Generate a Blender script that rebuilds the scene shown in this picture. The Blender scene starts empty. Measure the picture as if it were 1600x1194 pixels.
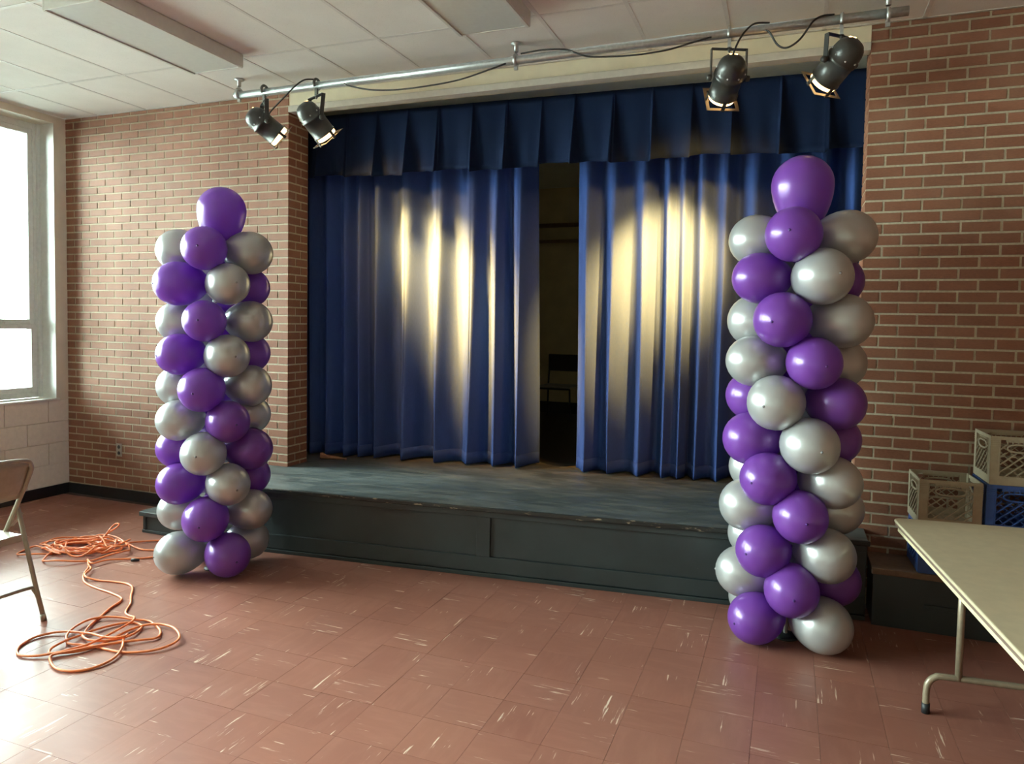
import bpy, bmesh, math, random
from math import sin, cos, pi, radians
from mathutils import Vector, Matrix
random.seed(7)
scene = bpy.context.scene
COL = scene.collection

# ------------------------------------------------------------------ camera
F_PX, YAW, PITCH, ROLL = 1121.55, -0.3636, -0.0466, 0.018
cam_d = bpy.data.cameras.new('camera'); cam = bpy.data.objects.new('camera', cam_d); COL.objects.link(cam)
fw = Vector((sin(YAW)*cos(PITCH), cos(YAW)*cos(PITCH), sin(PITCH)))
rt0 = Vector((cos(YAW), -sin(YAW), 0)); up0 = rt0.cross(fw)
rt = rt0*cos(ROLL) + up0*sin(ROLL); up = up0*cos(ROLL) - rt0*sin(ROLL)
M = Matrix(((rt.x, up.x, -fw.x), (rt.y, up.y, -fw.y), (rt.z, up.z, -fw.z))).to_4x4()
M.translation = Vector((6.3868, -4.8439, 1.6932)); cam.matrix_world = M
cam_d.sensor_fit = 'HORIZONTAL'; cam_d.sensor_width = 36.0
cam_d.lens = F_PX*36.0/1600.0
cam_d.shift_x = -6.1/1600.0; cam_d.shift_y = -40.1/1600.0
cam_d.clip_start = 0.05; cam_d.clip_end = 300
scene.camera = cam

# ------------------------------------------------------------------ world, daylight, exposure
SKY = 58.0
world = bpy.data.worlds.new('world'); scene.world = world; world.use_nodes = True
bg = world.node_tree.nodes['Background']
bg.inputs[0].default_value = (0.84, 1.0, 0.98, 1); bg.inputs[1].default_value = SKY
scene.view_settings.view_transform = 'Standard'; scene.view_settings.look = 'None'
scene.view_settings.exposure = 0.2; scene.view_settings.gamma = 1.0
scene.view_settings.use_curve_mapping = False
cy = scene.cycles
cy.max_bounces = 10; cy.diffuse_bounces = 6; cy.glossy_bounces = 5; cy.transmission_bounces = 6
cy.transparent_max_bounces = 12; cy.sample_clamp_indirect = 6.0; cy.caustics_reflective = False; cy.caustics_refractive = False
cy.use_denoising = True
H = 3.513                      # ceiling height
WIN = [(-1.62, -0.12), (-3.32, -1.78), (-5.02, -3.48), (-6.72, -5.18)]   # window openings along the side wall (Y range)
WIN_Z = (0.915, 3.45)
for y0, y1 in WIN:             # sky portals in the window openings
    l = bpy.data.lights.new('window_portal', 'AREA'); l.shape = 'RECTANGLE'
    l.size = y1-y0; l.size_y = WIN_Z[1]-WIN_Z[0]; l.cycles.is_portal = True
    o = bpy.data.objects.new('window_portal', l); COL.objects.link(o)
    o.location = (-0.30, (y0+y1)/2, sum(WIN_Z)/2)
    o.rotation_euler = Matrix(((0, 0, -1), (1, 0, 0), (0, -1, 0))).to_euler()   # looks along +X
    o['kind'] = 'helper'
SPOT_W = 2500.0

# ------------------------------------------------------------------ materials
def new_mat(name):
    m = bpy.data.materials.new(name); m.use_nodes = True
    nt = m.node_tree; b = nt.nodes['Principled BSDF']
    return m, nt, b
def N(nt, t, **kw):
    n = nt.nodes.new(t)
    for k, v in kw.items(): setattr(n, k, v)
    return n
def ramp(nt, fac, stops):
    r = N(nt, 'ShaderNodeValToRGB'); e = r.color_ramp.elements
    while len(e) > 1: e.remove(e[-1])
    for i, (p, c) in enumerate(stops):
        c = c if isinstance(c, tuple) else (c, c, c)
        el = e[0] if i == 0 else e.new(p)
        el.position = p; el.color = (*c[:3], 1)
    nt.links.new(fac, r.inputs[0]); return r.outputs[0]
def mix(nt, fac, a, b, blend='MIX'):
    m = N(nt, 'ShaderNodeMix', data_type='RGBA', blend_type=blend)
    for s, v in ((m.inputs[0], fac), (m.inputs[6], a), (m.inputs[7], b)):
        if hasattr(v, 'is_output'): nt.links.new(v, s)
        else: s.default_value = v if not isinstance(v, tuple) else (*v[:3], 1)
    return m.outputs[2]
def math_(nt, op, a, b=0.0, c=0.0):
    m = N(nt, 'ShaderNodeMath', operation=op)
    for s, v in zip(m.inputs, (a, b, c)):
        if hasattr(v, 'is_output'): nt.links.new(v, s)
        else: s.default_value = v
    return m.outputs[0]
def noise(nt, scale, detail=4, vec=None, rough=0.55, stretch=None):
    n = N(nt, 'ShaderNodeTexNoise'); n.inputs['Scale'].default_value = scale
    n.inputs['Detail'].default_value = detail; n.inputs['Roughness'].default_value = rough
    if vec is None:
        vec = N(nt, 'ShaderNodeNewGeometry').outputs['Position']
    if stretch:
        mp = N(nt, 'ShaderNodeMapping'); mp.inputs['Scale'].default_value = stretch
        nt.links.new(vec, mp.inputs['Vector']); vec = mp.outputs[0]
    nt.links.new(vec, n.inputs['Vector']); return n.outputs['Fac']
def bump(nt, b, h, strength=0.3, dist=0.002):
    n = N(nt, 'ShaderNodeBump'); n.inputs['Strength'].default_value = strength; n.inputs['Distance'].default_value = dist
    nt.links.new(h, n.inputs['Height']); nt.links.new(n.outputs[0], b.inputs['Normal'])
def simple(name, col, rough=0.5, metal=0.0, var=0.12, scale=30, coat=0.0, bmp=0.0, spec=0.5):
    m, nt, b = new_mat(name)
    f = noise(nt, scale, 3)
    lo = tuple(c*(1-var) for c in col); hi = tuple(min(1, c*(1+var)) for c in col)
    nt.links.new(ramp(nt, f, [(0.3, lo), (0.7, hi)]), b.inputs['Base Color'])
    b.inputs['Roughness'].default_value = rough; b.inputs['Metallic'].default_value = metal
    b.inputs['Coat Weight'].default_value = coat; b.inputs['Specular IOR Level'].default_value = spec
    if bmp: bump(nt, b, f, bmp, 0.001)
    return m
def emit(name, col, strength):
    m, nt, b = new_mat(name)
    b.inputs['Base Color'].default_value = (*col, 1)
    b.inputs['Emission Color'].default_value = (*col, 1); b.inputs['Emission Strength'].default_value = strength
    return m
def rand_id(nt):
    oi = N(nt, 'ShaderNodeObjectInfo'); g = N(nt, 'ShaderNodeNewGeometry')
    return math_(nt, 'FRACT', math_(nt, 'ADD', math_(nt, 'MULTIPLY', oi.outputs['Random'], 7.31), math_(nt, 'MULTIPLY', g.outputs['Random Per Island'], 5.77)))

MT = {}
def brick_mat():
    m, nt, b = new_mat('brick_clay')
    base = ramp(nt, rand_id(nt), [(0.0, (0.1512, 0.0580, 0.0311)), (0.25, (0.1999, 0.0773, 0.0412)), (0.5, (0.1764, 0.0689, 0.0370)), (0.75, (0.2150, 0.0874, 0.0496)), (1.0, (0.1579, 0.0655, 0.0378))])
    g = noise(nt, 55, 5, stretch=(1, 1, 3)); d = noise(nt, 2.2, 3)
    c = mix(nt, 0.35, base, ramp(nt, g, [(0.3, (0.1344, 0.0487, 0.0252)), (0.75, (0.2940, 0.1243, 0.0697))]))
    c = mix(nt, ramp(nt, d, [(0.45, 0.0), (0.75, 0.30)]), c, (0.3192, 0.1865, 0.1218))
    nt.links.new(c, b.inputs['Base Color']); b.inputs['Roughness'].default_value = 0.72
    b.inputs['Specular IOR Level'].default_value = 0.35
    bump(nt, b, g, 0.35, 0.002); return m
MT['brick'] = brick_mat()
MT['mortar'] = simple('mortar', (.41, .355, .256), 0.9, var=.15, scale=60, bmp=.4)
def tile_mat():
    m, nt, b = new_mat('floor_tile_red')
    T = 0.263
    pos = N(nt, 'ShaderNodeNewGeometry').outputs['Position']
    sp = N(nt, 'ShaderNodeSeparateXYZ'); nt.links.new(pos, sp.inputs[0])
    u = math_(nt, 'DIVIDE', math_(nt, 'SUBTRACT', sp.outputs[0], 6.03-40*T), T)
    v = math_(nt, 'DIVIDE', math_(nt, 'SUBTRACT', sp.outputs[1], -1.91-40*T), T)
    iu = math_(nt, 'FLOOR', u); iv = math_(nt, 'FLOOR', v)
    par = math_(nt, 'MODULO', math_(nt, 'ADD', iu, iv), 2.0)
    cell = N(nt, 'ShaderNodeCombineXYZ'); nt.links.new(iu, cell.inputs[0]); nt.links.new(iv, cell.inputs[1])
    wn = N(nt, 'ShaderNodeTexWhiteNoise', noise_dimensions='3D'); nt.links.new(cell.outputs[0], wn.inputs['Vector'])
    inv = math_(nt, 'SUBTRACT', 1.0, par)
    along = math_(nt, 'ADD', math_(nt, 'MULTIPLY', sp.outputs[0], par), math_(nt, 'MULTIPLY', sp.outputs[1], inv))
    across = math_(nt, 'ADD', math_(nt, 'MULTIPLY', sp.outputs[1], par), math_(nt, 'MULTIPLY', sp.outputs[0], inv))
    def vec(sa, sc, off):
        c = N(nt, 'ShaderNodeCombineXYZ')
        nt.links.new(math_(nt, 'MULTIPLY', along, sa), c.inputs[0]); nt.links.new(math_(nt, 'MULTIPLY', across, sc), c.inputs[1])
        nt.links.new(math_(nt, 'MULTIPLY_ADD', wn.outputs['Value'], 37.0, off), c.inputs[2]); return c.outputs[0]
    st = noise(nt, 1.0, 4, vec(4, 80, 0), .62); msk = noise(nt, 1.0, 2, vec(3.6, 8, 11))
    dk = noise(nt, 1.0, 4, vec(7, 60, 23), .6); mot = noise(nt, 4.5, 5); soft = noise(nt, 1.0, 3, vec(5, 22, 5))
    base = ramp(nt, wn.outputs['Value'], [(0, (0.2250, 0.0882, 0.0630)), (.5, (0.2538, 0.1026, 0.0720)), (1, (0.2358, 0.0963, 0.0702))])
    base = mix(nt, ramp(nt, mot, [(.35, 0.0), (.75, .30)]), base, (0.3060, 0.1260, 0.0864))
    base = mix(nt, ramp(nt, soft, [(.45, 0.0), (.75, .40)]), base, (0.3330, 0.1530, 0.1098))
    base = mix(nt, math_(nt, 'MULTIPLY', ramp(nt, dk, [(.75, 0.0), (.79, .5)]), ramp(nt, msk, [(.38, 1.0), (.45, 0.0)])), base, (0.0675, 0.0270, 0.0198))
    s = math_(nt, 'MULTIPLY', ramp(nt, st, [(.60, 0.0), (.64, 1.0)]), ramp(nt, msk, [(.56, 0.0), (.60, .95)]))
    base = mix(nt, s, base, (0.7020, 0.5580, 0.4320))
    nt.links.new(base, b.inputs['Base Color'])
    nt.links.new(ramp(nt, noise(nt, 7, 4), [(.3, .33), (.7, .41)]), b.inputs['Roughness'])
    b.inputs['Specular IOR Level'].default_value = 0.50
    bump(nt, b, noise(nt, 16, 2), 0.06, 0.004)
    return m
MT['tile'] = tile_mat()
MT['floor_base'] = simple('floor_adhesive', (.05, .022, .016), .8)
MT['ceil_panel'] = None
def ceil_mat():
    m, nt, b = new_mat('ceiling_panel_mineral')
    f = noise(nt, 160, 3); g = noise(nt, 3, 3)
    c = mix(nt, ramp(nt, f, [(.28, .55), (.40, 0.0)]), ramp(nt, g, [(.3, (.80, .79, .75)), (.7, (.86, .85, .81))]), (.62, .60, .56))
    nt.links.new(c, b.inputs['Base Color']); b.inputs['Roughness'].default_value = .9
    bump(nt, b, f, .3, .002); return m
MT['ceil_panel'] = ceil_mat()
MT['grid'] = simple('ceiling_grid_paint', (.72, .71, .68), .5, var=.05)
MT['cream'] = simple('cream_paint', (.74, .70, .58), .55, var=.05, scale=8, bmp=.1)
MT['header'] = simple('header_paint', (.84, .79, .60), .5, var=.05, scale=8)
MT['trimgrey'] = simple('header_edge_paint', (.56, .53, .46), .5, var=.06)
MT['block'] = simple('painted_block', (.76, .72, .63), .6, var=.05, scale=25, bmp=.25)
MT['white'] = simple('white_paint', (.74, .76, .72), .45, var=.04)
MT['alu'] = simple('window_aluminium', (.72, .76, .73), .42, metal=.0, var=.06)
MT['base_black'] = simple('black_vinyl_base', (.014, .015, .018), .38, var=.2)
MT['dim_wall'] = simple('backstage_paint', (.60, .50, .30), .8, var=.08, scale=5)
MT['dim_brown'] = simple('backstage_brown', (.16, .10, .06), .7, var=.15)
MT['dark_floor'] = simple('backstage_floor', (.03, .026, .022), .55, var=.3)
def glass_mat():
    m, nt, b = new_mat('window_glass')
    for n in list(nt.nodes):
        if n.type != 'OUTPUT_MATERIAL': nt.nodes.remove(n)
    out = nt.nodes['Material Output']
    t = N(nt, 'ShaderNodeBsdfTransparent'); t.inputs[0].default_value = (.94, .97, .95, 1)
    g = N(nt, 'ShaderNodeBsdfGlossy'); g.inputs['Roughness'].default_value = .02
    fr = N(nt, 'ShaderNodeFresnel'); fr.inputs[0].default_value = 1.45
    mx = N(nt, 'ShaderNodeMixShader')
    nt.links.new(fr.outputs[0], mx.inputs[0]); nt.links.new(t.outputs[0], mx.inputs[1]); nt.links.new(g.outputs[0], mx.inputs[2])
    nt.links.new(mx.outputs[0], out.inputs[0]); return m
MT['glass'] = glass_mat()
def stage_mat(name, top):
    m, nt, b = new_mat(name)
    g = noise(nt, 3.0, 6, stretch=(1, 2.5, 1)); s = noise(nt, 14, 5, stretch=(.35, 1.6, 1)); fine = noise(nt, 90, 3)
    if top:
        c = ramp(nt, g, [(.3, (.040, .050, .052)), (.55, (.075, .089, .090)), (.75, (.13, .148, .146))])
        c = mix(nt, ramp(nt, s, [(.52, 0.0), (.68, .55)]), c, (.17, .17, .15))
        r = ramp(nt, s, [(.35, .36), (.65, .56)])
    else:
        c = ramp(nt, g, [(.3, (.020, .029, .030)), (.7, (.034, .046, .048))])
        c = mix(nt, ramp(nt, fine, [(.70, 0.0), (.76, .5)]), c, (.10, .10, .09))
        r = ramp(nt, g, [(.3, .34), (.7, .5)])
    nt.links.new(c, b.inputs['Base Color']); nt.links.new(r, b.inputs['Roughness'])
    return m
MT['deck'] = stage_mat('stage_deck_black_worn', True)
MT['fascia'] = stage_mat('stage_fascia_black_paint', False)
def nosing_mat():
    m, nt, b = new_mat('stage_nosing_chipped')
    s = noise(nt, 30, 5, stretch=(.5, 1, 2))
    c = mix(nt, ramp(nt, s, [(.61, 0.0), (.66, .9)]), (.014, .015, .014), (.32, .25, .17))
    nt.links.new(c, b.inputs['Base Color']); b.inputs['Roughness'].default_value = .42; return m
MT['nosing'] = nosing_mat()
def cloth_mat(name, lo, hi):
    m, nt, b = new_mat(name)
    f = noise(nt, 60, 4, stretch=(6, 6, .5)); g = noise(nt, 2.0, 3, stretch=(2, 2, .5))
    c = mix(nt, .5, ramp(nt, f, [(.3, lo), (.7, hi)]), ramp(nt, g, [(.3, lo), (.7, hi)]))
    nt.links.new(c, b.inputs['Base Color']); b.inputs['Roughness'].default_value = .85
    b.inputs['Sheen Weight'].default_value = .0; b.inputs['Sheen Roughness'].default_value = .45
    b.inputs['Sheen Tint'].default_value = (.7, .75, .9, 1); b.inputs['Specular IOR Level'].default_value = .06
    bump(nt, b, f, .15, .002); return m
MT['drape'] = cloth_mat('blue_velour', (.030, .062, .205), (.046, .086, .270))
MT['valance'] = cloth_mat('navy_velour', (.0045, .010, .030), (.007, .014, .040))
def balloon_mat(name, col, metal, rough, trans):
    m, nt, b = new_mat(name)
    f = noise(nt, 6, 2)
    nt.links.new(ramp(nt, f, [(.3, tuple(c*.92 for c in col)), (.7, col)]), b.inputs['Base Color'])
    b.inputs['Roughness'].default_value = rough; b.inputs['Metallic'].default_value = metal
    b.inputs['Coat Weight'].default_value = .35; b.inputs['Coat Roughness'].default_value = .16
    if trans:
        out = nt.nodes['Material Output']; t = N(nt, 'ShaderNodeBsdfTranslucent'); t.inputs[0].default_value = (*[min(1, c*1.5) for c in col], 1)
        mx = N(nt, 'ShaderNodeMixShader'); mx.inputs[0].default_value = trans
        nt.links.new(b.outputs[0], mx.inputs[1]); nt.links.new(t.outputs[0], mx.inputs[2]); nt.links.new(mx.outputs[0], out.inputs[0])
    return m
MT['purple'] = balloon_mat('purple_latex', (.215, .066, .40), .10, .29, .30)
MT['silver'] = balloon_mat('silver_pearl_latex', (.52, .525, .525), .45, .30, .16)
MT['nub_p'] = simple('purple_latex_tip', (.06, .012, .16), .4)
MT['nub_s'] = simple('silver_latex_tip', (.22, .22, .23), .4)
MT['pipe'] = simple('galvanised_pipe', (.52, .55, .55), .36, metal=.75, var=.12, scale=40)
MT['clamp'] = simple('clamp_iron', (.16, .17, .16), .5, metal=.6, var=.2)
MT['can'] = simple('spotlight_black_enamel', (.030, .030, .027), .38, var=.2, coat=.15)
MT['gel'] = simple('gel_frame_steel', (.10, .08, .06), .42, metal=.5)
MT['lens'] = emit('spotlight_lens', (1.0, .62, .25), 7.0)
MT['vent'] = emit('spotlight_vent_glow', (1.0, .62, .25), 9.0)
MT['rubber'] = simple('cable_rubber', (.012, .011, .010), .5)
MT['orange'] = simple('cord_orange', (.78, .23, .075), .42, var=.08)
MT['tan_metal'] = simple('tan_enamel', (.27, .225, .165), .36, var=.08, coat=.2)
MT['seat_tan'] = simple('tan_seat_enamel', (.33, .29, .23), .33, var=.06, coat=.2)
MT['table'] = simple('table_laminate', (.50, .425, .285), .45, var=.06, scale=18)
MT['tband'] = simple('table_edge_band', (.16, .105, .08), .5)
MT['tapron'] = simple('table_apron', (.62, .54, .34), .5)
MT['leg'] = simple('leg_brown_enamel', (.26, .21, .145), .35, metal=.3)
MT['cap'] = simple('black_foot_cap', (.012, .014, .016), .5)
MT['crate_b'] = simple('crate_beige_plastic', (.34, .29, .20), .5, var=.08)
MT['crate_u'] = simple('crate_blue_plastic', (.025, .075, .26), .45, var=.1)
MT['lamp_box'] = simple('fixture_white_enamel', (.62, .61, .57), .4, var=.03)
MT['diffuser'] = simple('fixture_diffuser', (.60, .63, .60), .32, var=.03)
MT['outlet'] = simple('outlet_steel', (.42, .38, .33), .35, metal=.7)
MT['brownrag'] = simple('brown_paper', (.30, .16, .08), .7, var=.25, scale=40)
MT['chair_black'] = simple('chair_black_vinyl', (.012, .012, .013), .4)
MT['chair_seat'] = simple('chair_pale_seat', (.35, .33, .30), .5)
MT['ground'] = simple('outdoor_concrete', (.66, .66, .62), .9, scale=2)

# ------------------------------------------------------------------ mesh helpers
class MB:
    def __init__(s): s.v, s.f, s.sm = [], [], []
    def add(s, vs, fs, smooth=False):
        k = len(s.v); s.v += [tuple(p) for p in vs]; s.f += [tuple(i+k for i in f) for f in fs]; s.sm += [smooth]*len(fs); return s
    def box(s, x0, x1, y0, y1, z0, z1):
        vs = [(x, y, z) for z in (z0, z1) for y in (y0, y1) for x in (x0, x1)]
        return s.add(vs, [(0, 2, 3, 1), (4, 5, 7, 6), (0, 1, 5, 4), (2, 6, 7, 3), (0, 4, 6, 2), (1, 3, 7, 5)])
    def prism(s, poly, z0, z1):            # poly counter-clockwise in XY
        n = len(poly)
        vs = [(x, y, z0) for x, y in poly] + [(x, y, z1) for x, y in poly]
        return s.add(vs, [tuple(reversed(range(n))), tuple(range(n, 2*n))] + [(i, (i+1) % n, n+(i+1) % n, n+i) for i in range(n)])
    def bar(s, a, b, w, h, upv=(0, 0, 1)):  # rectangular bar from a to b
        a, b = Vector(a), Vector(b); d = (b-a).normalized(); u = Vector(upv)
        if abs(d.dot(u)) > .98: u = Vector((1, 0, 0))
        r = d.cross(u).normalized(); u = r.cross(d)
        vs = [p + r*sx*w/2 + u*sz*h/2 for p in (a, b) for sx, sz in ((-1, -1), (1, -1), (1, 1), (-1, 1))]
        return s.add(vs, [(3, 2, 1, 0), (4, 5, 6, 7), (0, 1, 5, 4), (1, 2, 6, 5), (2, 3, 7, 6), (3, 0, 4, 7)])
    def tube(s, pts, r, n=10, closed=False, caps=True):
        pts = [Vector(p) for p in pts]; m = len(pts)
        rs = r if isinstance(r, (list, tuple)) else [r]*m
        tang = []
        for i in range(m):
            a = pts[(i-1) % m] if closed or i > 0 else pts[0]; b = pts[(i+1) % m] if closed or i < m-1 else pts[-1]
            t = (b-a); tang.append(t.normalized() if t.length > 1e-9 else Vector((0, 0, 1)))
        ref = Vector((0, 0, 1)) if abs(tang[0].z) < .9 else Vector((1, 0, 0))
        nrm = (ref - tang[0]*ref.dot(tang[0])).normalized(); vs = []
        for i in range(m):
            nrm = nrm - tang[i]*nrm.dot(tang[i])
            nrm = nrm.normalized() if nrm.length > 1e-6 else tang[i].orthogonal().normalized()
            bn = tang[i].cross(nrm)
            vs += [pts[i] + (nrm*cos(2*pi*k/n) + bn*sin(2*pi*k/n))*rs[i] for k in range(n)]
        fs = [(i*n+k, i*n+(k+1) % n, ((i+1) % m)*n+(k+1) % n, ((i+1) % m)*n+k) for i in range(m if closed else m-1) for k in range(n)]
        s.add(vs, fs, True)
        if caps and not closed:
            k0 = len(s.v)-m*n
            s.f += [tuple(k0+k for k in reversed(range(n))), tuple(k0+(m-1)*n+k for k in range(n))]; s.sm += [False]*2
        return s
    def lathe(s, prof, n=24, origin=(0, 0, 0), axis=(0, 0, 1), smooth=True):   # prof: (r, z) along the axis
        ax = Vector(axis).normalized(); o = Vector(origin); a = ax.orthogonal().normalized(); b = ax.cross(a); vs = []
        for r, z in prof: vs += [o + ax*z + (a*cos(2*pi*k/n) + b*sin(2*pi*k/n))*max(r, 1e-5) for k in range(n)]
        fs = [(i*n+k, i*n+(k+1) % n, (i+1)*n+(k+1) % n, (i+1)*n+k) for i in range(len(prof)-1) for k in range(n)]
        return s.add(vs, fs, smooth)
    def disc(s, c, axis, r, n=24):
        ax = Vector(axis).normalized(); a = ax.orthogonal().normalized(); b = ax.cross(a)
        return s.add([Vector(c) + (a*cos(2*pi*k/n) + b*sin(2*pi*k/n))*r for k in range(n)], [tuple(range(n))])
    def xf(s, m, k0=0):
        s.v = s.v[:k0] + [tuple(m @ Vector(p)) for p in s.v[k0:]]; return s
    def mesh(s, name, off=(0, 0, 0)):
        me = bpy.data.meshes.new(name)
        me.from_pydata([(p[0]-off[0], p[1]-off[1], p[2]-off[2]) for p in s.v], [], s.f)
        me.polygons.foreach_set('use_smooth', s.sm); me.update(); return me
def link(o, parent=None):
    COL.objects.link(o)
    if parent is not None: o.parent = parent
    return o
def obj(name, mb, mat, parent=None, loc=None, bevel=0.0, local=False):
    """Mesh object; world coordinates in mb unless local. Origin at loc (or at the parent's)."""
    if local: off = (0, 0, 0)
    elif parent is not None:
        p, off = parent, Vector((0, 0, 0))
        while p is not None: off = off + p.location; p = p.parent
    else: off = Vector(loc or (0, 0, 0))
    me = mb.mesh(name, off); me.materials.append(MT[mat] if isinstance(mat, str) else mat)
    o = bpy.data.objects.new(name, me); link(o, parent)
    if parent is None and loc is not None: o.location = loc
    if bevel:
        md = o.modifiers.new('bevel', 'BEVEL'); md.width = bevel; md.segments = 2; md.limit_method = 'ANGLE'; md.angle_limit = radians(40)
    return o
def inst(name, me, parent, loc, rot=None):
    o = bpy.data.objects.new(name, me); link(o, parent); o.location = loc
    if rot: o.rotation_euler = rot
    return o
def tag(o, label, cat, group=None, kind=None):
    o['label'] = label; o['category'] = cat
    if group: o['group'] = group
    if kind: o['kind'] = kind
    return o
def thing(name, loc, label, cat, group=None, rotz=0.0, kind='thing'):
    o = bpy.data.objects.new(name, None); COL.objects.link(o); o.location = loc; o.rotation_euler = (0, 0, rotz)
    o.empty_display_size = .1
    return tag(o, label, cat, group, kind)
def struct(name, mb, mat, label=None, bevel=0.0):
    o = obj(name, mb, mat, bevel=bevel); o['kind'] = 'structure'
    if label: o['label'] = label
    return o
def smooth_path(pts, sub=6, closed=False):
    pts = [Vector(p) for p in pts]; n = len(pts); out = []
    for i in range(n if closed else n-1):
        g = (lambda k: pts[k % n]) if closed else (lambda k: pts[min(max(k, 0), n-1)])
        p0, p1, p2, p3 = g(i-1), g(i), g(i+1), g(i+2)
        for k in range(sub):
            t = k/sub
            out.append(.5*((2*p1) + (p2-p0)*t + (2*p0-5*p1+4*p2-p3)*t*t + (3*p1-p0-3*p2+p3)*t**3))
    if not closed: out.append(pts[-1])
    return out

# ------------------------------------------------------------------ room shell
XL, XR, X1, X2 = 0.0, 9.8, 2.54, 6.785       # side walls; edges of the stage opening in the brick wall
YB = -7.5
ROW, BL, J = 0.0677, 0.2032, 0.0118
Z0 = 3.48                                     # top mortar line
REV = 0.25                                    # depth of the opening's brick reveal

def stage_y(x): return -0.516 + 0.1003*(x-4.5)

# floor
fl = MB().box(XL-.3, XR, YB, .3, -.06, -.006)
floor = struct('floor', fl, 'floor_base', 'red streaked resilient tile floor with a waxed shine')
T = 0.263
tile_me = MB().box(-T/2+.0006, T/2-.0006, -T/2+.0006, T/2-.0006, -.006, 0).mesh('floor_tile'); tile_me.materials.append(MT['tile'])
rest = MB()
ix0, ix1 = int((XL-6.03)/T)-2, int((XR-6.03)/T)+1; iy0, iy1 = int((YB+1.91)/T)-1, int(1.91/T)+1
for ix in range(ix0, ix1):
    for iy in range(iy0, iy1):
        cx, cy_ = 6.03+(ix+.5)*T, -1.91+(iy+.5)*T
        if cx < XL-.1 or cx > XR or cy_ > .05: continue
        dz = random.uniform(-.0005, .0005)
        vis = cy_ > max(-3.07+.4146*(cx-3.665), -3.07-.66*(cx-3.665))-.10 and cy_ < min(-.02, stage_y(cx)+.12 if 1.75 < cx < 6.8 else -.02) and cx < 7.55
        if vis: inst('floor_tile', tile_me, floor, (cx, cy_, dz))
        else: rest.box(cx-T/2+.0006, cx+T/2-.0006, cy_-T/2+.0006, cy_+T/2-.0006, -.006, dz)
o = obj('floor_tiles_beyond_view', rest, 'tile', floor); o['kind'] = 'stuff'

# brick walls -------------------------------------------------------
brick_cache = {}
def brick_mesh(w, h, d, along):
    key = (round(w, 4), round(h, 4), d, along)
    if key not in brick_cache:
        a = w/2; b = h/2; c = .0015
        # box with chamfered front edges; front towards -Y (along X) or towards +-X (along Y)
        vs = [(-a, 0, -b), (a, 0, -b), (a, 0, b), (-a, 0, b), (-a+c, -d, -b+c), (a-c, -d, -b+c), (a-c, -d, b-c), (-a+c, -d, b-c)]
        fs = [(4, 5, 6, 7), (0, 1, 5, 4), (1, 2, 6, 5), (2, 3, 7, 6), (3, 0, 4, 7)]
        if along == 'Y+': vs = [(-y, x, z) for x, y, z in vs]          # front towards +X
        if along == 'Y-': vs = [(y, -x, z) for x, y, z in vs]          # front towards -X
        me = MB().add(vs, fs).mesh('brick'); me.materials.append(MT['brick']); brick_cache[key] = (me, vs, fs)
    return brick_cache[key]
BD = .0035
def brick_wall(wall, x0, x1, parity, individual, full_from_left=True, zmin=.105):
    """bricks on a wall whose mortar face is at Y=0 and whose bricks stand proud to Y=-BD"""
    stuff = MB(); nind = 0
    for row in range(-1, 51):
        zt = Z0-row*ROW; zb = zt-ROW
        zt_, zb_ = min(zt-J/2, H-.001), max(zb+J/2, zmin)
        if zt_-zb_ < .008: continue
        x = x0; w = BL*.5 if parity(row) else BL
        while x < x1-.01:
            xe = min(x+w, x1)
            bw = (xe-x)-J; lo = x+J/2
            if x == x0: lo = x; bw += J/2
            if xe >= x1-1e-6: bw += J/2
            if bw > .015:
                cx, cz = lo+bw/2, (zt_+zb_)/2
                me, vs, fs = brick_mesh(bw, zt_-zb_, BD, 'X')
                dy = random.uniform(-.0012, .0012)
                if individual(cx, cz) and nind < 300: inst('brick', me, wall, (cx, dy, cz)); nind += 1
                else: stuff.add([(v[0]+cx, v[1]+dy, v[2]+cz) for v in vs], fs)
            x = xe; w = BL
    if stuff.v:
        o = obj('bricks_far_along', stuff, 'brick', wall); o['kind'] = 'stuff'
def reveal_bricks(wall, x, sgn, zmin):
    for row in range(-1, 51):
        zt = Z0-row*ROW; zb = zt-ROW
        zt_, zb_ = min(zt-J/2, H-.001), max(zb+J/2, zmin)
        if zt_-zb_ < .008: continue
        cuts = (0, .100, REV) if row % 2 else (0, .165, REV)
        for k in range(2):
            y0, y1 = cuts[k]-(BD if k == 0 else 0), cuts[k+1]; bw = y1-y0-(J if k == 0 else 0)
            me, vs, fs = brick_mesh(bw, zt_-zb_, BD, 'Y+' if sgn > 0 else 'Y-')
            inst('brick', me, wall, (x, y0+bw/2, (zt_+zb_)/2))
wl = struct('wall_back_left', MB().box(XL-.3, X1-BD, 0, REV, 0, H), 'mortar', 'tan-red brick wall between window corner and stage')
brick_wall(wl, XL, X1, lambda r: r % 2 == 0, lambda x, z: x > 1.31)
reveal_bricks(wl, X1-BD, +1, .46)
wr = struct('wall_back_right', MB().box(X2+BD, XR, 0, REV, 0, H), 'mortar', 'brown brick wall beside the stage behind the crates')
brick_wall(wr, X2, XR, lambda r: (r % 2 == 0) if r < 10 else (r % 2 == 1), lambda x, z: x < 7.82)
reveal_bricks(wr, X2+BD, -1, .34)
# header over the opening
hd = struct('trim_1', MB().box(X1, X2, .002, .06, 3.412, H), 'header', 'cream painted header board above the stage opening')
obj('edge_board', MB().box(X1, X2, -.012, .075, 3.362, 3.412), 'trimgrey', hd, bevel=.004)
struct('wall_above_opening', MB().box(X1-.2, X2+.2, .08, REV, 3.42, H), 'dim_wall')
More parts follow.
